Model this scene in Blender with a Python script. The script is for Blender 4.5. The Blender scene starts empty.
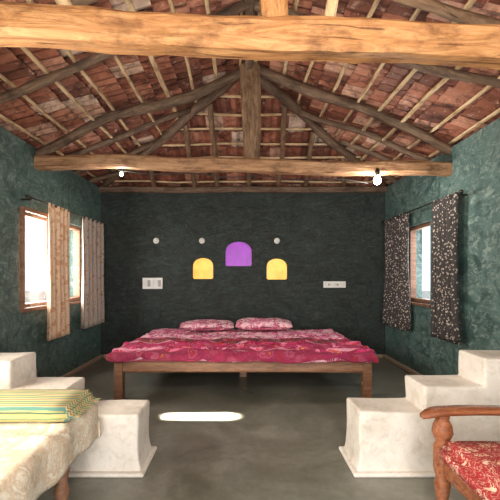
import bpy, bmesh, math, random
from mathutils import Vector, Matrix, noise
random.seed(7)
S=bpy.context.scene
D=bpy.data
# ------------------------------------------------------------ helpers
def link(o,parent=None):
    S.collection.objects.link(o)
    if parent: o.parent=parent
    return o
def empty(name,loc=(0,0,0)):
    e=D.objects.new(name,None); e.location=loc; e.empty_display_size=.1
    return link(e)
def mesh_obj(name,verts,faces,mat=None,parent=None,smooth=False):
    m=D.meshes.new(name); m.from_pydata(verts,[],faces); m.update()
    if mat: m.materials.append(mat)
    if smooth:
        for p in m.polygons: p.use_smooth=True
    return link(D.objects.new(name,m),parent)
def bevel(o,w=.01,seg=2):
    b=o.modifiers.new('bev','BEVEL'); b.width=w; b.segments=seg; b.limit_method='ANGLE'; return o
def boxdata(x0,x1,y0,y1,z0,z1,off=0):
    v=[(x0,y0,z0),(x1,y0,z0),(x1,y1,z0),(x0,y1,z0),(x0,y0,z1),(x1,y0,z1),(x1,y1,z1),(x0,y1,z1)]
    f=[(0,3,2,1),(4,5,6,7),(0,1,5,4),(1,2,6,5),(2,3,7,6),(3,0,4,7)]
    return v,[tuple(i+off for i in q) for q in f]
def box(name,x0,x1,y0,y1,z0,z1,mat,parent=None,bev=.006):
    v,f=boxdata(x0,x1,y0,y1,z0,z1)
    o=mesh_obj(name,v,f,mat,parent)
    if bev: bevel(o,bev)
    return o
def lathe(name,prof,mat,parent=None,loc=(0,0,0),n=20,axis='z'):
    v=[];f=[]
    for r,z in prof:
        for i in range(n):
            a=2*math.pi*i/n
            p=(r*math.cos(a),r*math.sin(a),z)
            if axis=='y': p=(p[0],p[2],p[1])
            if axis=='x': p=(p[2],p[0],p[1])
            v.append(p)
    m=len(prof)
    for j in range(m-1):
        for i in range(n):
            f.append((j*n+i,j*n+(i+1)%n,(j+1)*n+(i+1)%n,(j+1)*n+i))
    f.append(tuple(range(n))); f.append(tuple((m-1)*n+i for i in range(n)))
    me=D.meshes.new(name); me.from_pydata(v,[],f)
    bm=bmesh.new(); bm.from_mesh(me); bmesh.ops.recalc_face_normals(bm,faces=bm.faces); bm.to_mesh(me); bm.free()
    me.materials.append(mat)
    for p in me.polygons: p.use_smooth=len(p.vertices)==4
    o=D.objects.new(name,me); o.location=loc
    return link(o,parent)
def beam(name,p0,p1,w,h,mat,parent=None,jit=.006,seg=8,rnd=False,taper=1.0,up=Vector((0,0,1))):
    p0=Vector(p0);p1=Vector(p1);L=(p1-p0).length
    X=(p1-p0).normalized(); Y=up.cross(X)
    if Y.length<1e-3: Y=Vector((0,1,0))
    Y.normalize(); Z=X.cross(Y)
    M=Matrix((X,Y,Z)).transposed().to_4x4(); M.translation=p0
    v=[];f=[]
    if rnd:
        n=12; sec=[(math.cos(2*math.pi*i/n)*.5,math.sin(2*math.pi*i/n)*.5) for i in range(n)]
    else:
        n=16; sec=[]
        for i in range(n):
            a=2*math.pi*(i+.5)/n; c,s=math.cos(a),math.sin(a); k=.5/max(abs(c),abs(s)); k=min(k,.62); sec.append((c*k,s*k))
    oy=random.random()*50
    for s in range(seg+1):
        t=s/seg; k=1+(taper-1)*t
        cy=jit*2.6*noise.noise(Vector((t*L*1.1+oy,1.3,0))); cz=jit*2.6*noise.noise(Vector((t*L*1.1+oy,7.3,0)))
        for i,(a,b) in enumerate(sec):
            q=1+jit*7*noise.noise(Vector((t*L*3,a*3,oy+b*3)))+jit*4*noise.noise(Vector((t*L*9,a*6,oy+b*6)))
            v.append((t*L,a*w*k*q+cy,b*h*k*q+cz))
    for s in range(seg):
        for i in range(n):
            f.append((s*n+i,(s+1)*n+i,(s+1)*n+(i+1)%n,s*n+(i+1)%n))
    f.append(tuple(range(n))); f.append(tuple(reversed([seg*n+i for i in range(n)])))
    me=D.meshes.new(name); me.from_pydata(v,[],f)
    bm=bmesh.new(); bm.from_mesh(me); bmesh.ops.recalc_face_normals(bm,faces=bm.faces); bm.to_mesh(me); bm.free()
    me.materials.append(mat)
    if rnd:
        for p in me.polygons: p.use_smooth=True
    o=D.objects.new(name,me); link(o,parent); o.matrix_local=M
    return o
# ------------------------------------------------------------ materials
def newmat(name):
    m=D.materials.new(name); m.use_nodes=True
    nt=m.node_tree; b=nt.nodes['Principled BSDF']; return m,nt,b
def N(nt,t,**k):
    n=nt.nodes.new(t)
    for a,b in k.items():
        if hasattr(n,a): setattr(n,a,b)
    return n
def ramp(nt,fac,stops,interp='LINEAR'):
    r=nt.nodes.new('ShaderNodeValToRGB'); e=r.color_ramp; e.interpolation=interp
    while len(e.elements)<len(stops): e.elements.new(.5)
    for i,(p,c) in enumerate(stops):
        e.elements[i].position=p; e.elements[i].color=(*c,1)
    nt.links.new(fac,r.inputs[0]); return r.outputs[0]
def coords(nt,scale=(1,1,1),kind='Object',rot=(0,0,0)):
    tc=nt.nodes.new('ShaderNodeTexCoord'); mp=nt.nodes.new('ShaderNodeMapping')
    mp.inputs['Scale'].default_value=scale; mp.inputs['Rotation'].default_value=rot
    nt.links.new(tc.outputs[kind],mp.inputs[0]); return mp.outputs[0]
def noi(nt,vec,scale,detail=5,rough=.55,dist=0):
    n=nt.nodes.new('ShaderNodeTexNoise'); n.inputs['Scale'].default_value=scale
    n.inputs['Detail'].default_value=detail; n.inputs['Roughness'].default_value=rough; n.inputs['Distortion'].default_value=dist
    nt.links.new(vec,n.inputs['Vector']); return n.outputs['Fac']
def mix(nt,fac,a,b,mode='MIX'):
    m=nt.nodes.new('ShaderNodeMix'); m.data_type='RGBA'; m.blend_type=mode
    for s,i in ((fac,0),(a,6),(b,7)):
        if isinstance(s,(int,float)): m.inputs[i].default_value=s
        elif isinstance(s,tuple): m.inputs[i].default_value=(*s,1)
        else: nt.links.new(s,m.inputs[i])
    return m.outputs[2]
def bump(nt,b,h,st=.3,d=.01):
    n=nt.nodes.new('ShaderNodeBump'); n.inputs['Strength'].default_value=st; n.inputs['Distance'].default_value=d
    nt.links.new(h,n.inputs['Height']); nt.links.new(n.outputs[0],b.inputs['Normal'])
def math_(nt,op,a,b=0.0):
    m=nt.nodes.new('ShaderNodeMath'); m.operation=op
    for i,s in enumerate((a,b)):
        if isinstance(s,(int,float)): m.inputs[i].default_value=s
        else: nt.links.new(s,m.inputs[i])
    return m.outputs[0]
def sep(nt,vec):
    s=nt.nodes.new('ShaderNodeSeparateXYZ'); nt.links.new(vec,s.inputs[0]); return s.outputs

def wall_mat(name,c1,c2,c3,c4,rough=.5):
    m,nt,b=newmat(name)
    v=coords(nt)
    a=noi(nt,v,1.1,8,.65,1.6)
    p=noi(nt,v,3.2,8,.7,2.6)
    v2=coords(nt,(1,1,2.0),rot=(0.6,0.6,0.3))
    s=noi(nt,v2,4.2,10,.78,3.2)
    c=ramp(nt,a,[(.36,c1),(.62,c2)])
    k=ramp(nt,s,[(.50,(0,0,0)),(.60,(.9,.9,.9))])
    c=mix(nt,k,c,c3)
    k2=ramp(nt,p,[(.40,(.8,.8,.8)),(.5,(0,0,0))])
    c=mix(nt,k2,c,c4)
    nt.links.new(c,b.inputs['Base Color'])
    b.inputs['Roughness'].default_value=rough
    bump(nt,b,s,.8,.03); return m
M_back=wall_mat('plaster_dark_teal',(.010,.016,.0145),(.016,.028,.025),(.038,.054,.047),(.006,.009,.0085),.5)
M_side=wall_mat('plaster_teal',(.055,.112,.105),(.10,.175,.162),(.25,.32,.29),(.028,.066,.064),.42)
def wood(name,c1,c2,c3,sc=1,rough=.6,stain=.7):
    m,nt,b=newmat(name)
    v=coords(nt,(1.2*sc,9*sc,9*sc))
    a=noi(nt,v,2.2,9,.7,1.6)
    v3=coords(nt,(1,2,2)); g=noi(nt,v3,4,6,.7)
    c=ramp(nt,a,[(.3,c1),(.48,c2),(.7,c3)])
    d=ramp(nt,g,[(.36,(.38,.32,.28)),(.52,(1,1,1))])
    vc=coords(nt,(.5*sc,14*sc,14*sc)); cr=noi(nt,vc,2.6,6,.6,.6)
    kk=ramp(nt,cr,[(.34,(.22,.16,.13)),(.40,(1,1,1))])
    c=mix(nt,stain,c,d,'MULTIPLY'); c=mix(nt,stain,c,kk,'MULTIPLY')
    nt.links.new(c,b.inputs['Base Color'])
    b.inputs['Roughness'].default_value=rough; bump(nt,b,a,.7,.015); return m
W_front=wood('wood_pale_orange',(.26,.105,.035),(.46,.215,.08),(.64,.36,.165),1,.6,.85)
W_tie=wood('wood_tie_beam',(.22,.11,.055),(.38,.20,.10),(.52,.32,.18),1,.6,.85)
W_dark=wood('wood_dark_weathered',(.055,.032,.022),(.13,.078,.05),(.26,.17,.11),1,.65,.85)
W_post=wood('wood_post_brown',(.10,.055,.03),(.20,.115,.065),(.33,.21,.13),1,.65,.85)
W_bat=wood('wood_batten',(.34,.21,.11),(.6,.42,.24),(.82,.65,.44))
W_bed=wood('wood_bed_brown',(.13,.055,.03),(.24,.11,.06),(.33,.18,.1),1,.4,.4)
W_win=wood('wood_window_brown',(.12,.055,.03),(.22,.1,.055),(.32,.17,.1),1,.45,.4)
W_red=wood('wood_polished_red',(.13,.035,.014),(.26,.08,.03),(.40,.15,.06),1,.22,.3)

def plain(name,c,rough=.5,metal=0,em=None,es=0):
    m,nt,b=newmat(name)
    v=coords(nt); a=noi(nt,v,14,4)
    cc=ramp(nt,a,[(.3,tuple(x*.85 for x in c)),(.7,c)])
    nt.links.new(cc,b.inputs['Base Color']); b.inputs['Roughness'].default_value=rough; b.inputs['Metallic'].default_value=metal
    if em: b.inputs['Emission Color'].default_value=(*em,1); b.inputs['Emission Strength'].default_value=es
    return m
M_white=plain('white_plastic',(.8,.8,.78),.35)
M_metal=plain('dark_metal',(.06,.05,.045),.35,.8)
M_bulb=plain('glowing_bulb',(1,1,1),.3,0,(1,.96,.88),25)
M_wire=plain('black_wire',(.02,.02,.02),.5)
# tiles
m,nt,b=newmat('terracotta_tile'); M_tile=m
at=N(nt,'ShaderNodeAttribute'); at.attribute_name='tilernd'
base=ramp(nt,at.outputs['Fac'],[(0,(.14,.05,.034)),(.3,(.27,.092,.058)),(.6,(.39,.145,.092)),(.82,(.50,.235,.165)),(.93,(.62,.42,.33)),(1,(.70,.54,.46))])
v=coords(nt); a=noi(nt,v,5,9,.78,1.2)
d=ramp(nt,a,[(.38,(.16,.13,.12)),(.5,(.85,.83,.8)),(.6,(1.0,1.0,.97))])
c=mix(nt,.95,base,d,'MULTIPLY')
g=noi(nt,v,13,6,.75,.8); kk=ramp(nt,g,[(.57,(0,0,0)),(.68,(.75,.75,.75))])
c=mix(nt,kk,c,(.55,.42,.34))
nt.links.new(c,b.inputs['Base Color']); b.inputs['Roughness'].default_value=.6
bump(nt,b,a,.4,.01)
# floor
m,nt,b=newmat('cement_floor'); M_floor=m
v=coords(nt); a=noi(nt,v,1.2,9,.68,1.3); s=noi(nt,v,14,7,.7)
c=ramp(nt,a,[(.32,(.125,.125,.10)),(.5,(.185,.185,.155)),(.7,(.27,.265,.23))])
nt.links.new(mix(nt,.4,c,ramp(nt,s,[(.35,(.5,.5,.5)),(.6,(1,1,1))]),'MULTIPLY'),b.inputs['Base Color'])
nt.links.new(ramp(nt,a,[(.3,(.26,)*3),(.7,(.45,)*3)]),b.inputs['Roughness']); bump(nt,b,a,.15,.01)
# lime plaster
m,nt,b=newmat('white_lime_plaster'); M_lime=m
v=coords(nt); a=noi(nt,v,4,8,.65); g=noi(nt,v,13,6,.7,1)
c=ramp(nt,a,[(.25,(.50,.44,.38)),(.5,(.70,.65,.60)),(.8,(.80,.76,.71))])
c=mix(nt,.5,c,ramp(nt,g,[(.3,(.65,.6,.55)),(.5,(1,1,1))]),'MULTIPLY')
nt.links.new(c,b.inputs['Base Color']); b.inputs['Roughness'].default_value=.75
bump(nt,b,a,.6,.025)
# fabrics
def floral(name,bg,cols,sc=12,rot=0,petals=.42,veins=True,bgn=None,border=None):
    m,nt,b=newmat(name)
    v=coords(nt,rot=(0,0,rot))
    n=nt.nodes.new('ShaderNodeTexNoise'); n.inputs['Scale'].default_value=sc*1.6; nt.links.new(v,n.inputs['Vector'])
    vm=nt.nodes.new('ShaderNodeMix'); vm.data_type='VECTOR'; vm.inputs[0].default_value=1.1/sc
    nt.links.new(v,vm.inputs[4]); nt.links.new(n.outputs['Color'],vm.inputs[5])
    if bgn:
        bgc=ramp(nt,noi(nt,v,sc*.55,4,.6,1.5),[(.46,bg),(.54,bgn)])
    else: bgc=bg
    vo=nt.nodes.new('ShaderNodeTexVoronoi'); vo.inputs['Scale'].default_value=sc; nt.links.new(vm.outputs[1],vo.inputs['Vector'])
    r=ramp(nt,vo.outputs['Distance'],[(0,cols[0]),(.14,cols[1]),(.27,cols[2])],'CONSTANT')
    s2=sep(nt,vo.outputs['Color'])
    k=math_(nt,'GREATER_THAN',s2[0],.5)
    r2=ramp(nt,vo.outputs['Distance'],[(0,cols[2]),(.12,cols[3]),(.3,cols[1])],'CONSTANT')
    c=mix(nt,k,r,r2)
    out=math_(nt,'GREATER_THAN',vo.outputs['Distance'],petals)
    c=mix(nt,out,c,bgc)
    if veins:
        vein=noi(nt,v,sc*1.1,2,.4,2.5)
        vn=ramp(nt,vein,[(.47,(0,0,0)),(.5,(1,1,1)),(.53,(0,0,0))])
        c=mix(nt,vn,c,cols[3])
    if border:
        sy=sep(nt,v)[1]
        for lo,hi,cc in border:
            kk=math_(nt,'MULTIPLY',math_(nt,'GREATER_THAN',sy,lo),math_(nt,'LESS_THAN',sy,hi))
            c=mix(nt,math_(nt,'MULTIPLY',kk,.75),c,cc)
    nt.links.new(c,b.inputs['Base Color']); b.inputs['Roughness'].default_value=.85
    bump(nt,b,noi(nt,v,60,3),.2,.004)
    return m
F_sheet=floral('fabric_pink_floral',(.66,.12,.28),[(.85,.55,.6),(.30,.01,.05),(.55,.04,.16),(.88,.6,.66)],10,bgn=(.88,.5,.6))
F_blank=floral('fabric_magenta_medallion',(.28,.006,.05),[(.85,.5,.12),(.58,.03,.02),(.75,.22,.36),(.62,.14,.26)],6.5,petals=.40,bgn=(.50,.02,.12),
   border=[(3,4.43,(.20,.008,.045)),(4.50,4.54,(.75,.35,.45)),(5.0,5.04,(.75,.35,.45))])
F_band=floral('fabric_dark_green_band',(.05,.025,.025),[(.75,.5,.3),(.40,.01,.03),(.05,.11,.07),(.6,.1,.16)],13,petals=.4,bgn=(.26,.01,.04))
F_pill=floral('fabric_pillow_pink',(.66,.14,.28),[(.85,.55,.55),(.28,.01,.06),(.5,.04,.14),(.88,.62,.68)],12,bgn=(.88,.55,.62))
F_sofa=floral('fabric_red_paisley',(.32,.015,.02),[(.7,.5,.35),(.40,.03,.025),(.72,.56,.44),(.68,.5,.38)],15,petals=.34)
F_cream=floral('fabric_cream_curtain',(.66,.47,.33),[(.75,.55,.4),(.5,.26,.12),(.7,.5,.36),(.5,.28,.17)],14)
F_creamb=floral('fabric_grey_curtain',(.40,.34,.30),[(.55,.46,.38),(.28,.18,.13),(.5,.37,.3),(.27,.18,.15)],16)
m,nt,b=newmat('fabric_spotted_curtain'); F_dark=m
v=coords(nt,(1,1,.8)); vo=nt.nodes.new('ShaderNodeTexVoronoi'); vo.inputs['Scale'].default_value=38; nt.links.new(v,vo.inputs['Vector'])
nn=noi(nt,v,23,3,.5,1.8)
kk=math_(nt,'ADD',vo.outputs['Distance'],math_(nt,'MULTIPLY',nn,.6))
nt.links.new(ramp(nt,kk,[(0,(.5,.43,.38)),(.58,(.36,.30,.27)),(.64,(.03,.024,.024))]),b.inputs['Base Color']); b.inputs['Roughness'].default_value=.8
m,nt,b=newmat('fabric_white_sheet'); F_white=m
v=coords(nt); a=noi(nt,v,5,7,.65,1.4); a2=noi(nt,v,14,4,.6,2)
c=ramp(nt,a,[(.4,(.72,.67,.58)),(.53,(.6,.48,.35)),(.58,(.76,.71,.63))])
c=mix(nt,ramp(nt,a2,[(.5,(0,0,0)),(.54,(.7,.7,.7)),(.58,(0,0,0))]),c,(.45,.33,.22))
nt.links.new(c,b.inputs['Base Color']); b.inputs['Roughness'].default_value=.85
bump(nt,b,noi(nt,v,9,4),.4,.02)
m,nt,b=newmat('fabric_striped_quilt'); F_towel=m
v=coords(nt); sx=sep(nt,v)
wob=math_(nt,'MULTIPLY',noi(nt,v,3,2),.02)
w=math_(nt,'FRACT',math_(nt,'MULTIPLY',math_(nt,'ADD',sx[1],wob),11.0))
c=ramp(nt,w,[(0,(.52,.47,.2)),(.22,(.11,.25,.2)),(.36,(.62,.53,.3)),(.55,(.42,.22,.05)),(.68,(.6,.53,.36)),(.84,(.17,.3,.17))],'CONSTANT')
nt.links.new(c,b.inputs['Base Color']); b.inputs['Roughness'].default_value=.9
bump(nt,b,noi(nt,v,120,2),.5,.004)
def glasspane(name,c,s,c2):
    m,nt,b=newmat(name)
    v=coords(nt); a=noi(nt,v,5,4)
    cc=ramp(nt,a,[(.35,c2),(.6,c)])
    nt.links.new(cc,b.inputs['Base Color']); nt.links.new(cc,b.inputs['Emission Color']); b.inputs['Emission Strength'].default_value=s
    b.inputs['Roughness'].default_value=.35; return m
G_pur=glasspane('emissive_purple_glass',(.24,.006,.36),.5,(.17,.004,.27))  # both pane colours emit by themselves, standing in for daylight behind the glass
G_yel=glasspane('emissive_yellow_glass',(.80,.44,.07),.62,(.72,.34,.04))
m,nt,b=newmat('window_glass'); M_glass=m
nt.nodes.remove(b); tr=N(nt,'ShaderNodeBsdfTransparent'); gl=N(nt,'ShaderNodeBsdfGlossy'); gl.inputs['Roughness'].default_value=.03
mx=N(nt,'ShaderNodeMixShader'); mx.inputs[0].default_value=.08; nt.links.new(tr.outputs[0],mx.inputs[1]); nt.links.new(gl.outputs[0],mx.inputs[2])
nt.links.new(mx.outputs[0],nt.nodes['Material Output'].inputs[0])
M_ground=plain('dry_ground_outside',(.45,.44,.38),.9)

# ------------------------------------------------------------ room
HX=2.43; YB=6.66; YF=-1.6; WT=2.9; T=.25
def wall(name,axis,pos0,pos1,u0,u1,z0,z1,holes,mat):
    us=sorted({u0,u1,*[h[0] for h in holes],*[h[1] for h in holes]}); zs=sorted({z0,z1,*[h[2] for h in holes],*[h[3] for h in holes]})
    V=[];F=[]
    for i in range(len(us)-1):
        for j in range(len(zs)-1):
            cu=(us[i]+us[i+1])/2; cz=(zs[j]+zs[j+1])/2
            if any(h[0]<cu<h[1] and h[2]<cz<h[3] for h in holes): continue
            if axis=='x': v,f=boxdata(pos0,pos1,us[i],us[i+1],zs[j],zs[j+1],len(V))
            else: v,f=boxdata(us[i],us[i+1],pos0,pos1,zs[j],zs[j+1],len(V))
            V+=v;F+=f
    me=D.meshes.new(name); me.from_pydata(V,[],F)
    bm=bmesh.new(); bm.from_mesh(me); bmesh.ops.remove_doubles(bm,verts=bm.verts,dist=1e-5)
    seen={}
    for fc in bm.faces: seen.setdefault(tuple(sorted(v.index for v in fc.verts)),[]).append(fc)
    kill=[f for l in seen.values() if len(l)>1 for f in l]
    bmesh.ops.delete(bm,geom=kill,context='FACES'); bm.to_mesh(me); bm.free()
    me.materials.append(mat)
    return link(D.objects.new(name,me))
LW=(4.28,5.98,1.03,2.14); LN=(.9,2.3,.95,2.2); RW=(5.06,5.84,1.03,2.12)
wall('wall_left','x',-HX-T,-HX,YF,YB,0,WT,[LW,LN],M_side)
wall('wall_right','x',HX,HX+T,YF,YB,0,WT,[RW],M_side)
wall('wall_front','y',YF-T,YF,-HX-T,HX+T,0,WT,[(-1.1,1.1,0,2.25)],M_side)
mesh_obj('wall_front_gable',[(-HX-T,YF-T,WT),(HX+T,YF-T,WT),(.08,YF-T,3.8),(-HX-T,YF,WT),(HX+T,YF,WT),(.08,YF,3.8)],[(0,1,2),(5,4,3),(0,3,4,1),(1,4,5,2),(2,5,3,0)],M_side)
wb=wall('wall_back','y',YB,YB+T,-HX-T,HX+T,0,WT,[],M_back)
def arch(w,h,n=14,k=.5):
    pts=[(-w/2,.02),(-w/2+.02,0),(w/2-.02,0),(w/2,.02)]
    r=w/2; hs=h-r*.85
    for i in range(n+1):
        a=math.pi*i/n; pts.append((r*math.cos(a),hs+r*.85*max(0,math.sin(a))**.85))
    return pts
def archmesh(name,cx,z0,w,h,y0,y1):
    p=arch(w,h); n=len(p)
    v=[(cx+a,y0,z0+c) for a,c in p]+[(cx+a,y1,z0+c) for a,c in p]
    f=[tuple(range(n)),tuple(reversed(range(n,2*n)))]+[(i,n+i,n+(i+1)%n,(i+1)%n) for i in range(n)]
    me=D.meshes.new(name); me.from_pydata(v,[],f)
    bm=bmesh.new(); bm.from_mesh(me); bmesh.ops.recalc_face_normals(bm,faces=bm.faces); bm.to_mesh(me); bm.free()
    return D.objects.new(name,me)
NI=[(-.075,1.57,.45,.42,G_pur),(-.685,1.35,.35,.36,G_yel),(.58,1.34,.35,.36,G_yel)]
cut=[]
for cx,z0,w,h,g in NI:
    c=archmesh('cutter',cx,z0,w,h,YB-.05,YB+.07); link(c); cut.append(c)
    bo=wb.modifiers.new('b','BOOLEAN'); bo.operation='DIFFERENCE'; bo.object=c; bo.solver='EXACT'
dg=bpy.context.evaluated_depsgraph_get(); dg.update()
nm=D.meshes.new_from_object(wb.evaluated_get(dg)); wb.modifiers.clear(); wb.data=nm
for c in cut: D.objects.remove(c)
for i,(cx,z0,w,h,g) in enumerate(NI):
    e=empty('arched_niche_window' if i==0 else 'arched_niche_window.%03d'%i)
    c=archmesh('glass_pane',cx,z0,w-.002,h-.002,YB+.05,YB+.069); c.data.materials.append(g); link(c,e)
box('floor',-HX-T,HX+T,YF-T,YB+T,-.1,0,M_floor,bev=0)
box('ground_outside',-40,40,-40,40,-.3,-.12,M_ground,bev=0)
M_pl=plain('plinth_plaster',(.36,.27,.2),.7)
box('baseboard_left',-HX,-HX+.05,3.15,YB,0,.07,M_pl,bev=.02)
box('baseboard_right',HX-.05,HX,3.15,YB,0,.07,M_pl,bev=.02)
box('baseboard_back',-HX+.05,HX-.05,YB-.05,YB,0,.07,M_pl,bev=.02)

# ------------------------------------------------------------ roof
AX=.06; AZ=3.92; YT=4.58
roof=empty('ceiling')
def tiled(name,origin,U,V,nu,nv,tu,tv,clip):
    U=Vector(U).normalized();V=Vector(V).normalized();Nn=U.cross(V)
    if Nn.z<0: Nn=-Nn
    o=Vector(origin); vs=[];fs=[];col=[]
    nx,ny=8,2
    for j in range(nv):
        for i in range(nu):
            cu=(i+.5+(.5 if j%2 else 0))*tu; cv=(j+.5)*tv
            c=o+U*cu+V*cv
            if not clip(c): continue
            b0=len(vs); r=random.random(); du=random.uniform(-.01,.01); tilt=random.uniform(-.014,.014); sk=random.uniform(-.02,.02)
            for b in range(ny+1):
                for a in range(nx+1):
                    uu=(a/nx-.5)*tu*1.04+cu+du+sk*(b/ny-.5); vv=(b/ny-.5)*tv*1.16+cv+sk*.6
                    w=.5+.5*math.cos(a/nx*4*math.pi)
                    hgt=.024*w+.040*(b/ny)+tilt*(a/nx-.5)*2
                    vs.append(tuple(o+U*uu+V*vv+Nn*hgt))
            for b in range(ny):
                for a in range(nx):
                    fs.append((b0+b*(nx+1)+a,b0+b*(nx+1)+a+1,b0+(b+1)*(nx+1)+a+1,b0+(b+1)*(nx+1)+a)); col.append(r)
    ob=mesh_obj(name,vs,fs,M_tile,roof)
    at=ob.data.attributes.new('tilernd','FLOAT','FACE')
    for k,c in enumerate(col): at.data[k].value=c
    so=ob.modifiers.new('s','SOLIDIFY'); so.thickness=.012; so.offset=1
    return ob
EZ=2.95
EL=HX+.35
sl=(AZ-EZ)/(HX)
def zl(x): return AZ-abs(x-AX)*sl
hb=(AZ-EZ)/(YB-YT)
tu=.235; tv=.30
def hipd(c): return AZ-(c.y-YT)*hb
Lside=math.hypot(EL,EL*sl); nv=int(Lside/tv)+1
nuY=int((YB+.3-YF+.3)/tu)+1
for nm_,sg in (('roof_tiles_left',-1),('roof_tiles_right',1)):
    tiled(nm_,(AX,YF-.4,AZ+.045),(0,1,0),(sg,0,-sl),nuY,nv,tu,tv,lambda c: zl(c.x)<=hipd(c)+.10)
tiled('roof_tiles_back',(-EL-.2,YT,AZ+.045),(1,0,0),(0,1,-hb),int(2*EL/tu)+2,int(math.hypot(2.4,2.4*hb)/tv)+1,tu,tv,lambda c: hipd(c)<=zl(c.x)+.10)
dz=.15
mesh_obj('roof_light_blocker',[(-EL,YF-.4,zl(-EL)+dz),(AX,YF-.4,AZ+dz),(EL,YF-.4,zl(EL)+dz),(AX,YT,AZ+dz),(-EL,YB+.35,zl(-EL)+dz),(EL,YB+.35,zl(EL)+dz)],  # added backing sheet over the tiles, stops sky light leaking through gaps
   [(0,1,3,4),(1,2,5,3),(3,5,4)],W_dark,roof)
k=.12
i=0
while k<EL:
    for sg in (-1,1):
        x=AX+sg*k; z=zl(x)+.018
        yend=min(YB+.1, YT+ (AZ-zl(x))/hb)
        beam('batten_%d'%i,(x,YF-.2,z),(x+random.uniform(-.06,.06),yend,z),random.uniform(.03,.05),.026,W_bat,roof,jit=.012,seg=14); i+=1
    k+=.285
k=.2
while k<YB-YT:
    y=YT+k; z=AZ-k*hb+.018; hw=(AZ-(AZ-k*hb))/sl
    beam('hip_batten_%d'%i,(AX-hw,y,z),(AX+hw,y+random.uniform(-.04,.04),z+.0),.035,.026,W_bat,roof,jit=.012,seg=8); i+=1
    k+=.26
fr=empty('wooden_roof_frame')
def raf(y,sg,r,j=0,mat=W_dark,yo=0):
    x1=sg*(HX+.1)
    beam('rafter_%d'%j,(AX,y,AZ-.02-r/2),(x1,y+yo,zl(x1)-.0-r/2),r,r,mat,fr,jit=.034,seg=22,rnd=True,taper=.9)
j=0
for y,yo in ((-1.0,0),(-.3,0),(.45,.05),(1.2,0),(2.75,.05),(3.5,-.05)):
    for sg in (-1,1): raf(y,sg,.085,j,W_post if j%3==0 else W_dark,yo=yo+random.uniform(-.12,.12)); j+=1
for sg in (-1,1): raf(2.1,sg,.11,j); j+=1
for sg in (-1,1): raf(YT,sg,.12,j); j+=1
for sg in (-1,1):
    x1=sg*(HX+.0)
    beam('hip_rafter_%d'%j,(AX+sg*.03,YT+.03,AZ-.09),(x1,YB+.05,EZ-.06),.12,.12,W_dark,fr,jit=.03,seg=16,rnd=True); j+=1
for x in (-1.55,-.85,-.45,.1,.62,1.1,1.7):
    y0=YT+max(0,(AZ-zl(x))/hb)+.05
    beam('jack_rafter_%d'%j,(x*.93,y0,AZ-(y0-YT)*hb-.04),(x,YB+.1,AZ-(YB+.1-YT)*hb-.04),.075,.075,W_post,fr,jit=.025,seg=8,rnd=True); j+=1
for y in (5.15,5.7,6.25):
    for sg in (-1,1):
        xs=AX+sg*((y-YT)*hb/sl+.05)
        beam('side_rafter_%d'%j,(xs,y,zl(xs)-.04),(sg*(HX+.1),y,zl(HX+.1)-.04),.075,.075,W_dark,fr,jit=.025,seg=8,rnd=True); j+=1
beam('ridge_beam',(AX,YF-.1,AZ-.07),(AX,YT+.1,AZ-.07),.09,.13,W_dark,fr)
beam('wall_plate',(-HX-.02,YB-.02,WT-.03),(HX+.02,YB-.02,WT-.03),.1,.1,W_dark,fr)
beam('tie_beam',(-HX-.12,YT,2.755),(HX+.12,YT,2.635),.14,.15,W_tie,fr,seg=40,jit=.015)
beam('king_post',(.10,YT,2.66),(.09,YT,3.85),.19,.12,W_post,fr,taper=1.25,up=Vector((0,1,0)),seg=14,jit=.016)
beam('front_tie_beam',(-HX-.12,2.06,2.765),(HX+.12,2.12,2.575),.15,.175,W_front,fr,seg=50,jit=.015)
beam('front_king_post',(.17,2.1,2.7),(.12,2.1,3.86),.14,.12,W_front,fr,up=Vector((0,1,0)))
beam('front_strut_1',(-.9,2.1,2.74),(-1.25,2.1,3.36),.07,.07,W_bat,fr,up=Vector((0,1,0)))
beam('front_strut_2',(.45,2.1,2.7),(.62,2.1,3.66),.06,.05,W_bat,fr,up=Vector((0,1,0)))

# ------------------------------------------------------------ windows, curtains
def window(name,side,y0,y1,z0,z1,splits,bars=0):
    e=empty(name); x=side*(HX+.1); t=.05
    xs=(x-.045,x+.045)
    def b(n,ya,yb,za,zb,m=W_win,xx=xs): return box(n,xx[0],xx[1],ya,yb,za,zb,m,e,.005)
    b('frame_bottom',y0,y1,z0,z0+t); b('frame_top',y0,y1,z1-t,z1)
    b('frame_near',y0,y0+t,z0+t,z1-t); b('frame_far',y1-t,y1,z0+t,z1-t)
    for i,s in enumerate(splits): b('mullion_%d'%i,s-t/2,s+t/2,z0+t,z1-t)
    ed=[y0]+list(splits)+[y1]
    for i in range(len(ed)-1):
        box('glass_%d'%i,x-.003,x+.003,ed[i]+t*.9,ed[i+1]-t*.9,z0+t,z1-t,M_glass,e,0)
    box('trim_sill',min(side*(HX-.03),side*(HX+.055)),max(side*(HX-.03),side*(HX+.055)),y0-.03,y1+.03,z0-.035,z0,W_win,e,.005)
    return e
window('window_1',-1,*LW,(5.42,)); window('window_2',1,*RW,()); window('window_3',-1,*LN,(1.6,))
e=empty('casement_shutter')
def leaf(y0,y1,z0,z1,x):
    t=.045
    box('stile_near',x-.02,x+.02,y0,y0+t,z0,z1,W_win,e); box('stile_far',x-.02,x+.02,y1-t,y1,z0,z1,W_win,e)
    box('rail_bottom',x-.02,x+.02,y0+t,y1-t,z0,z0+t,W_win,e); box('rail_top',x-.02,x+.02,y0+t,y1-t,z1-t,z1,W_win,e)
    box('pane',x-.003,x+.003,y0+t*.9,y1-t*.9,z0+t*.9,z1-t*.9,M_glass,e,0)
leaf(4.22,4.84,1.0,2.16,-HX+.03)
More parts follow.
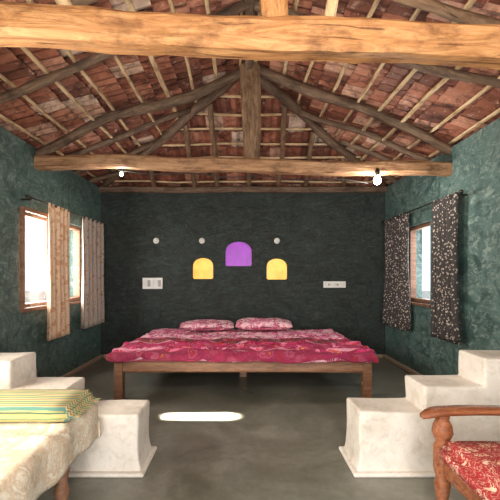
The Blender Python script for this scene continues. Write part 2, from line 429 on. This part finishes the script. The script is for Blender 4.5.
def curtain(name,side,y0,y1,z0,z1,folds,amp,mat,ph=0,pinch=.12):
    e=empty(name); nu=folds*10; nv=26; v=[];f=[]
    xc=side*(HX-.11)
    for b in range(nv+1):
        t=b/nv; z=z1+(z0-z1)*t
        wd=1-pinch*math.sin(math.pi*min(1,t*1.1))+.04*t
        for a in range(nu+1):
            u=a/nu; y=(y0+y1)/2+(u-.5)*(y1-y0)*wd
            A=amp*(.6+.5*t)*(1+.4*noise.noise(Vector((u*4+ph,t*1.5,0))))
            x=xc+A*math.sin(u*folds*2*math.pi+ph+.8*noise.noise(Vector((u*3,t*2,ph))))
            v.append((x,y+.012*noise.noise(Vector((u*5,t*4,ph))),z+(.012*math.sin(u*folds*6.28) if b==nv else 0)))
    for b in range(nv):
        for a in range(nu):
            i=b*(nu+1)+a; f.append((i,i+1,i+nu+2,i+nu+1))
    o=mesh_obj('cloth',v,f,mat,e,True); s=o.modifiers.new('s','SOLIDIFY'); s.thickness=.004
    for i in range(folds):
        y=y0+(i+.5)/folds*(y1-y0)
        lathe('ring_%d'%i,[(.011,-.006),(.017,-.006),(.017,.006),(.011,.006)],M_metal,e,(xc,y,z1-.015),12,'y')
    return e
curtain('window_curtain',-1,4.62,5.20,.63,2.27,5,.04,F_cream,.5,.06)
curtain('window_curtain.001',-1,5.60,6.42,.64,2.27,5,.04,F_creamb,1.5,.06)
curtain('window_curtain.002',1,4.22,4.80,.66,2.31,5,.045,F_dark,2.5,.10)
curtain('window_curtain.003',1,5.50,6.36,.62,2.31,6,.045,F_dark,.2,.10)
def rod(name,side,y0,y1,z):
    e=empty(name); x=side*(HX-.11)
    lathe('pole',[(.009,y0),(.009,y1)],M_metal,e,(x,0,z),12,'y')
    for i,y in enumerate((y0,y1)):
        lathe('finial_%d'%i,[(.004,-.03),(.018,-.02),(.024,0),(.018,.02),(.004,.03)],M_metal,e,(x,y,z),12,'y')
    for i,y in enumerate((y0+.08,y1-.08)):
        box('bracket_%d'%i,min(x,side*HX),max(x,side*HX),y-.01,y+.01,z-.028,z-.008,M_metal,e,.002)
rod('curtain_rod',-1,4.2,6.5,2.258); rod('curtain_rod.001',1,4.15,6.5,2.298)

# ------------------------------------------------------------ bed
bed=empty('wooden_bed')
BX0,BX1,BY0,BY1=-1.46,1.46,4.40,6.5
for i,(x,y) in enumerate([(BX0,BY0),(BX1-.1,BY0),(BX0,BY1-.1),(BX1-.1,BY1-.1)]):
    box('leg_%d'%i,x,x+.1,y,y+.1,0,.42,W_bed,bed,.008)
box('leg_mid',-.05,.05,5.4,5.5,0,.3,W_bed,bed)
beam('rail_front',(BX0+.1,BY0+.045,.365),(BX1-.1,BY0+.045,.365),.05,.12,W_bed,bed,jit=.002)
beam('rail_back',(BX0+.1,BY1-.05,.365),(BX1-.1,BY1-.05,.365),.05,.12,W_bed,bed,jit=.002)
beam('rail_left',(BX0+.05,BY0+.1,.365),(BX0+.05,BY1-.1,.365),.05,.12,W_bed,bed,jit=.002)
beam('rail_right',(BX1-.05,BY0+.1,.365),(BX1-.05,BY1-.1,.365),.05,.12,W_bed,bed,jit=.002)
for i in range(9):
    y=BY0+.15+i*.22
    box('slat_%d'%i,BX0+.08,BX1-.08,y,y+.14,.395,.415,W_bed,bed,.003)
M_mat=plain('mattress_cotton',(.5,.1,.15),.9)
box('mattress',BX0+.03,BX1-.03,BY0+.03,BY1-.02,.42,.485,M_mat,bed,.03)
def drape(name,x0,x1,y0,y1,zt,drop,mat,parent,nx=90,ny=60,wr=.008,seed=0,left=True,right=True,front=True,back=False,slack=0):
    v=[];f=[]; ra=.03
    def fold(s,lo,hi):
        if s<lo: d=lo-s; a=min(d/ra,math.pi/2); return lo-ra*math.sin(a)*.9, (ra*(1-math.cos(a)) if d<ra*1.57 else ra+d-ra*1.57)
        if s>hi: d=s-hi; a=min(d/ra,math.pi/2); return hi+ra*math.sin(a)*.9, (ra*(1-math.cos(a)) if d<ra*1.57 else ra+d-ra*1.57)
        return s,0
    sx0=x0-(drop if left else 0); sx1=x1+(drop if right else 0); sy0=y0-(drop if front else 0); sy1=y1+(drop if back else 0)
    for b in range(ny+1):
        for a in range(nx+1):
            s=sx0+(sx1-sx0)*a/nx
            hem=1+slack*noise.noise(Vector((s*1.6,seed,3)))
            t=sy0+(sy1-sy0)*b/ny
            if t<y0: t=y0-(y0-t)*hem
            x,dx=fold(s,x0,x1); y,dy=fold(t,y0,y1)
            d=max(dx,dy)
            q=Vector((s*2.2+seed,t*2.2,seed))
            rr=1-abs(noise.noise(Vector((s*1.7+t*2.5+seed,t*3.5-s*.8,seed))))*3.2
            w=wr*noise.fractal(q,1,2,4)+wr*2.0*max(0,rr)**2+wr*.8*abs(noise.noise(q*2.1))
            z=zt+w-d*(1+ .12*noise.noise(Vector((s*2.5,t*2.5,seed+5))))
            if dx>0: x+= (1 if s>x1 else -1)*(.012+.010*math.sin(t*17+seed))*min(1,dx/.05)
            if dy>0: y+= (1 if t>y1 else -1)*(.014+.012*math.sin(s*19+seed+3*noise.noise(Vector((s*2,0,seed)))))*min(1,dy/.05)
            v.append((x,y,z))
    for b in range(ny):
        for a in range(nx):
            i=b*(nx+1)+a; f.append((i,i+1,i+nx+2,i+nx+1))
    o=mesh_obj(name,v,f,mat,parent,True); s=o.modifiers.new('s','SOLIDIFY'); s.thickness=.006; s.offset=1
    return o
drape('bedspread',BX0+.02,BX1-.02,BY0+.01,BY1-.03,.50,.08,F_sheet,bed,140,100,.015,2)
drape('patterned_throw',BX0+.01,BX1-.01,4.85,5.40,.513,.08,F_band,bed,120,30,.015,2,front=False)
drape('folded_blanket',BX0-.02,BX1-.0,BY0-.03,5.04,.524,.095,F_blank,bed,180,60,.019,2,slack=.8)
def pillow(name,cx,cy,cz,w,d,h,rz,rx,mat,parent=None):
    n=22;v=[];f=[]
    def P(u,t,sgn):
        e=(1-abs(u)**2.6)*(1-abs(t)**2.6)
        zz=sgn*h/2*max(e,0)**.45
        pin=1-.07*(abs(u)**2)*(1-abs(t)**2); pin2=1-.07*(abs(t)**2)*(1-abs(u)**2)
        return Vector((u*w/2*pin2,t*d/2*pin,zz+.018*noise.noise(Vector((u*2.5,t*2.5,sgn+cx)))))
    for sgn in (1,-1):
        for a in range(n+1):
            for b in range(n+1): v.append(tuple(P(a/n*2-1,b/n*2-1,sgn)))
    m_=(n+1)**2
    for k,sgn in enumerate((1,-1)):
        for a in range(n):
            for b in range(n):
                i=k*m_+a*(n+1)+b; q=(i,i+n+1,i+n+2,i+1); f.append(q if sgn>0 else tuple(reversed(q)))
    me=D.meshes.new(name); me.from_pydata(v,[],f)
    bm=bmesh.new(); bm.from_mesh(me); bmesh.ops.remove_doubles(bm,verts=bm.verts,dist=.0012); bm.to_mesh(me); bm.free()
    me.materials.append(mat)
    for p in me.polygons: p.use_smooth=True
    o=D.objects.new(name,me); o.location=(cx,cy,cz); o.rotation_euler=(rx,0,rz); return link(o,parent)
pillow('bed_pillow',-.57,6.17,.625,.84,.40,.13,.06,.10,F_pill)
pillow('bed_pillow.001',.33,6.19,.64,.88,.40,.16,-.05,.12,F_pill)

# ------------------------------------------------------------ white stepped plinths
def steps(name,sg,xs,zs):
    e=empty(name)
    y0,y1=2.74,3.09
    pts=[(xs[0],0),(xs[0],zs[0]),(xs[1],zs[0]),(xs[1],zs[1]),(xs[2],zs[1]),(xs[2],zs[2]),(HX-.002,zs[2]),(HX-.002,0)]
    pts=[(sg*a,b) for a,b in pts]; n=len(pts)
    v=[(a,y0,b) for a,b in pts]+[(a,y1,b) for a,b in pts]
    f=[tuple(range(n)),tuple(reversed(range(n,2*n)))]+[(i,n+i,n+(i+1)%n,(i+1)%n) for i in range(n)]
    me=D.meshes.new('body'); me.from_pydata(v,[],f)
    bm=bmesh.new(); bm.from_mesh(me); bmesh.ops.recalc_face_normals(bm,faces=bm.faces)
    bmesh.ops.bevel(bm,geom=list(bm.edges),offset=.022,segments=4,affect='EDGES',profile=.6)
    bmesh.ops.triangulate(bm,faces=[q for q in bm.faces if len(q.verts)>4])
    bmesh.ops.subdivide_edges(bm,edges=[q for q in bm.edges if q.calc_length()>.15],cuts=4,use_grid_fill=True)
    for q in bm.verts:
        q.co+=Vector((noise.noise(q.co*4),noise.noise(q.co*4+Vector((9,0,0))),noise.noise(q.co*4+Vector((0,9,0)))))*.009
        if q.co.z<.02: q.co.z=max(q.co.z,0)
        if q.co.z<.12: q.co.x-=sg*(.12-q.co.z)*.25*(1 if abs(q.co.x)<xs[0]+.1 else 0)
    bm.to_mesh(me); bm.free(); me.materials.append(M_lime)
    for p in me.polygons: p.use_smooth=True
    link(D.objects.new('body',me),e)
    xa,xb=sorted((sg*(xs[0]-.05),sg*(HX-.002)))
    box('foot',xa,xb,y0-.04,y1+.06,0,.03,M_lime,e,.012)
steps('stepped_plinth',-1,(.74,1.25,1.63),(.42,.60,.80))
steps('stepped_plinth.001',1,(.82,1.28,1.70),(.44,.62,.82))

# ------------------------------------------------------------ daybed left
db=empty('daybed')
X0,X1,Y0,Y1=-2.36,-1.0,.55,2.60
for i,(x,y) in enumerate([(X0+.05,Y0),(X1-.11,Y0+.05),(X0+.05,Y1-.3),(X1-.09,Y1-.36)]):
    lathe('leg_%d'%i,[(.025,0),(.035,.02),(.03,.08),(.045,.14),(.03,.2),(.045,.26),(.045,.40)],W_bed,db,(x+.03,y+.04,0),18)
box('frame_side',X1-.07,X1-.02,Y0+.02,Y1-.04,.33,.43,W_bed,db); box('frame_wall',X0+.02,X0+.07,Y0+.02,Y1-.04,.33,.43,W_bed,db)
box('frame_end',X0+.07,X1-.07,Y1-.09,Y1-.04,.33,.43,W_bed,db); box('frame_near',X0+.07,X1-.07,Y0+.02,Y0+.07,.33,.43,W_bed,db)
box('mattress',X0+.02,X1-.02,Y0+.02,Y1-.04,.432,.55,F_white,db,.04)
drape('sheet',X0+.01,X1,Y0,Y1-.03,.555,.24,F_white,db,70,90,.010,4,left=False,back=True)
def cushion(nm,x0,x1,y0,y1,z0,z1,mat,par,off=.045,sag=.025,wav=.006):
    v,f=boxdata(x0,x1,y0,y1,z0,z1); me=D.meshes.new(nm); me.from_pydata(v,[],f)
    bm=bmesh.new(); bm.from_mesh(me); bmesh.ops.bevel(bm,geom=list(bm.edges),offset=off,segments=5,affect='EDGES')
    bmesh.ops.subdivide_edges(bm,edges=[q for q in bm.edges if q.calc_length()>.2],cuts=10,use_grid_fill=True)
    cx,cy=(x0+x1)/2,(y0+y1)/2
    for q in bm.verts:
        e=max(0,1-((q.co.x-cx)/((x1-x0)/2))**2)*max(0,1-((q.co.y-cy)/((y1-y0)/2))**2)
        if q.co.z>(z0+z1)/2: q.co.z+=sag*e
        q.co+=Vector((noise.noise(q.co*6),noise.noise(q.co*6+Vector((4,0,0))),noise.noise(q.co*5+Vector((0,4,0)))*.8))*wav
    bm.to_mesh(me); bm.free(); me.materials.append(mat)
    for p in me.polygons: p.use_smooth=True
    return link(D.objects.new(nm,me),par)
tw=empty('folded_striped_quilt')
cushion('fold_lower',-2.1,-.965,2.17,2.575,.580,.625,F_towel,tw,.02,.004,.009)
cushion('fold_upper',-2.12,-.985,2.18,2.56,.619,.66,F_towel,tw,.018,.010,.009)
V=[];Fc=[]
for i in range(62):
    y=2.195+i*.0058; x=-.975; o_=len(V)
    v,f=boxdata(x-.01,x+.04+random.uniform(-.012,.006),y,y+.0025,.598,.601,o_); V+=v;Fc+=f
mesh_obj('fringe',V,Fc,F_towel,tw)

# ------------------------------------------------------------ wooden sofa right
sf=empty('wooden_sofa')
def arm(y,nm):
    v=[];f=[];n=26
    for i in range(n+1):
        t=i/n; x=1.03+t*.86
        zt=.632+.012*math.sin(t*math.pi*1.3)-.03*max(0,(.12-t)/.12)**2
        hw=.043*(1 if t>.08 else (.55+.45*math.sqrt(t/.08)))
        th=.034 if t>.06 else .034*(.6+.4*t/.06)
        for a,b in ((-hw,-th),(-hw*1.1,-th/2),(-hw*.9,0),(hw*.9,0),(hw*1.1,-th/2),(hw,-th)): v.append((x,y+a,zt+b))
    for i in range(n):
        for a in range(6): f.append((i*6+a,i*6+(a+1)%6,(i+1)*6+(a+1)%6,(i+1)*6+a))
    f.append(tuple(range(6))); f.append(tuple(n*6+i for i in range(6)))
    me=D.meshes.new(nm); me.from_pydata(v,[],f); bm=bmesh.new(); bm.from_mesh(me); bmesh.ops.recalc_face_normals(bm,faces=bm.faces); bm.to_mesh(me); bm.free()
    me.materials.append(W_red)
    for p in me.polygons: p.use_smooth=True
    link(D.objects.new(nm,me),sf)
for k,y in enumerate((2.25,.6)):
    arm(y,'armrest_%d'%k)
    lathe('front_post_%d'%k,[(.03,0),(.038,.03),(.03,.1),(.045,.2),(.036,.24),(.05,.3),(.05,.42),(.036,.445),(.058,.5),(.052,.54),(.036,.575),(.042,.61)],W_red,sf,(1.15,y,0),20)
    box('back_post_%d'%k,1.84,1.91,y-.035,y+.035,0,.95,W_red,sf)
    box('side_rail_%d'%k,1.19,1.84,y-.02,y+.02,.28,.36,W_red,sf)
box('seat_rail_front',1.13,1.17,.65,2.2,.27,.35,W_red,sf); box('seat_rail_back',1.85,1.9,.65,2.2,.27,.35,W_red,sf)
box('seat_board',1.17,1.84,.64,2.21,.33,.35,W_red,sf)
box('back_rail_top',1.85,1.9,.635,2.215,.85,.93,W_red,sf); box('back_rail_mid',1.85,1.9,.635,2.215,.5,.55,W_red,sf)
for q in range(9): box('back_slat_%d'%q,1.86,1.89,.75+q*.165,.8+q*.165,.55,.85,W_red,sf)
cushion('seat_cushion_far',1.08,1.84,1.30,2.2,.352,.485,F_sofa,sf)
cushion('seat_cushion_near',1.08,1.84,.66,1.29,.352,.485,F_sofa,sf)

# ------------------------------------------------------------ wall fittings
M_bulb_off=plain('frosted_lens',(.75,.75,.72),.3)
M_sock=plain('grey_socket',(.35,.35,.34),.4)
def disc(nm,x,z,r=.05):
    e=empty(nm)
    lathe('rim',[(r,0),(r,-.02),(r*.75,-.03)],M_white,e,(x,YB,z),20,'y')
    lathe('face',[(r*.6,-.03),(r*.5,-.045),(r*.2,-.05)],M_bulb_off,e,(x,YB,z),20,'y')
disc('wall_light_fitting',-1.48,2.0); disc('wall_light_fitting.001',-.70,2.0); disc('wall_light_fitting.002',.58,2.0)
def board(nm,x0,x1,z0,z1,n):
    e=empty(nm); box('plate',x0,x1,YB-.025,YB-.001,z0,z1,M_white,e,.006)
    w=(x1-x0-.04)/n
    for i in range(n):
        box('switch_%d'%i,x0+.02+i*w+.006,x0+.02+(i+1)*w-.006,YB-.033,YB-.024,z0+.04,z1-.04,M_sock if i%3==1 else M_bulb_off,e,.002)
board('switch_board',-1.71,-1.37,1.18,1.37,5); board('switch_board.001',1.37,1.75,1.2,1.31,7)
def bulb(nm,x,y,z,zt,power,c,k=1):
    e=empty(nm)
    lathe('holder',[(.02*k,z+.05*k),(.024*k,z+.09*k),(.018*k,z+.12*k),(.005,zt)],M_metal,e,(x,y,0),16)
    lathe('globe',[(.014*k,z+.05*k),(.03*k,z+.03*k),(.04*k,z),(.03*k,z-.03*k),(.01*k,z-.042*k)],M_bulb,e,(x,y,0),20)
    l=D.lights.new(nm+'_light','POINT'); l.energy=power; l.color=c; l.shadow_soft_size=.05
    o=D.objects.new('light',l); o.location=(x,y,z-.1); link(o,e)
bulb('ceiling_bulb',1.54,4.47,2.495,2.64,20,(1,.95,.85),1.1)
bulb('ceiling_bulb.001',-1.46,4.68,2.62,2.74,5,(1,.93,.8),.55)
bulb('added_fill_bulb',.5,.4,2.75,3.7,65,(1,.86,.68))  # added bulb out of view, brightens the roof and front beam
cu=D.curves.new('electric_wire','CURVE'); cu.dimensions='3D'; cu.bevel_depth=.006; sp=cu.splines.new('POLY')
pts=[(-1.5+i*.25,4.67,2.67-.04*math.sin(i*.9)**2-.01*i) for i in range(13)]
sp.points.add(len(pts)-1)
for p,q in zip(sp.points,pts): p.co=(*q,1)
cu.materials.append(M_wire); link(D.objects.new('electric_wire',cu))

# ------------------------------------------------------------ lights
w=D.worlds.new('sky'); S.world=w; w.use_nodes=True; nt=w.node_tree
bg=nt.nodes['Background']; bg.inputs[0].default_value=(.80,.90,1,1); bg.inputs[1].default_value=1.1
def area(nm,loc,target,sx,sy,p,c,spread=180):
    l=D.lights.new(nm,'AREA'); l.shape='RECTANGLE'; l.size=sx; l.size_y=sy; l.energy=p; l.color=c; l.spread=math.radians(spread)
    o=D.objects.new(nm,l); o.location=loc; d=Vector(target)-Vector(loc); o.rotation_euler=d.to_track_quat('-Z','Y').to_euler(); return link(o)
area('added_doorway_fill',(0,YF+.02,1.15),(0,5,1.75),2.1,2.1,122,(1,.95,.87))  # added fill lamp in the unseen doorway behind the camera
area('window_daylight_near',(-HX-.3,1.6,1.6),(0,1.9,.9),1.3,1.2,110,(1,.9,.72))
area('window_daylight_far',(-HX-.3,5.1,1.6),(2,4.8,1.6),1.6,1.0,75,(1,.94,.85))
area('window_daylight_right',(HX+.3,5.45,1.6),(0,5.2,1.4),.75,1.0,10,(.9,.96,1))
area('sunbeam_slit',(-2.40,3.89,1.38),(-.66,3.89,0),.11,.66,55,(1,.92,.76),4)
# ------------------------------------------------------------ camera
c=D.cameras.new('camera'); c.sensor_width=36; c.lens=36*390/500; c.shift_x=.014; c.shift_y=.052; c.clip_start=.05
co=D.objects.new('camera',c); co.location=(0,0,1.4); co.rotation_euler=(math.pi/2,0,0); link(co); S.camera=co
S.view_settings.view_transform='Standard'; S.view_settings.exposure=.7
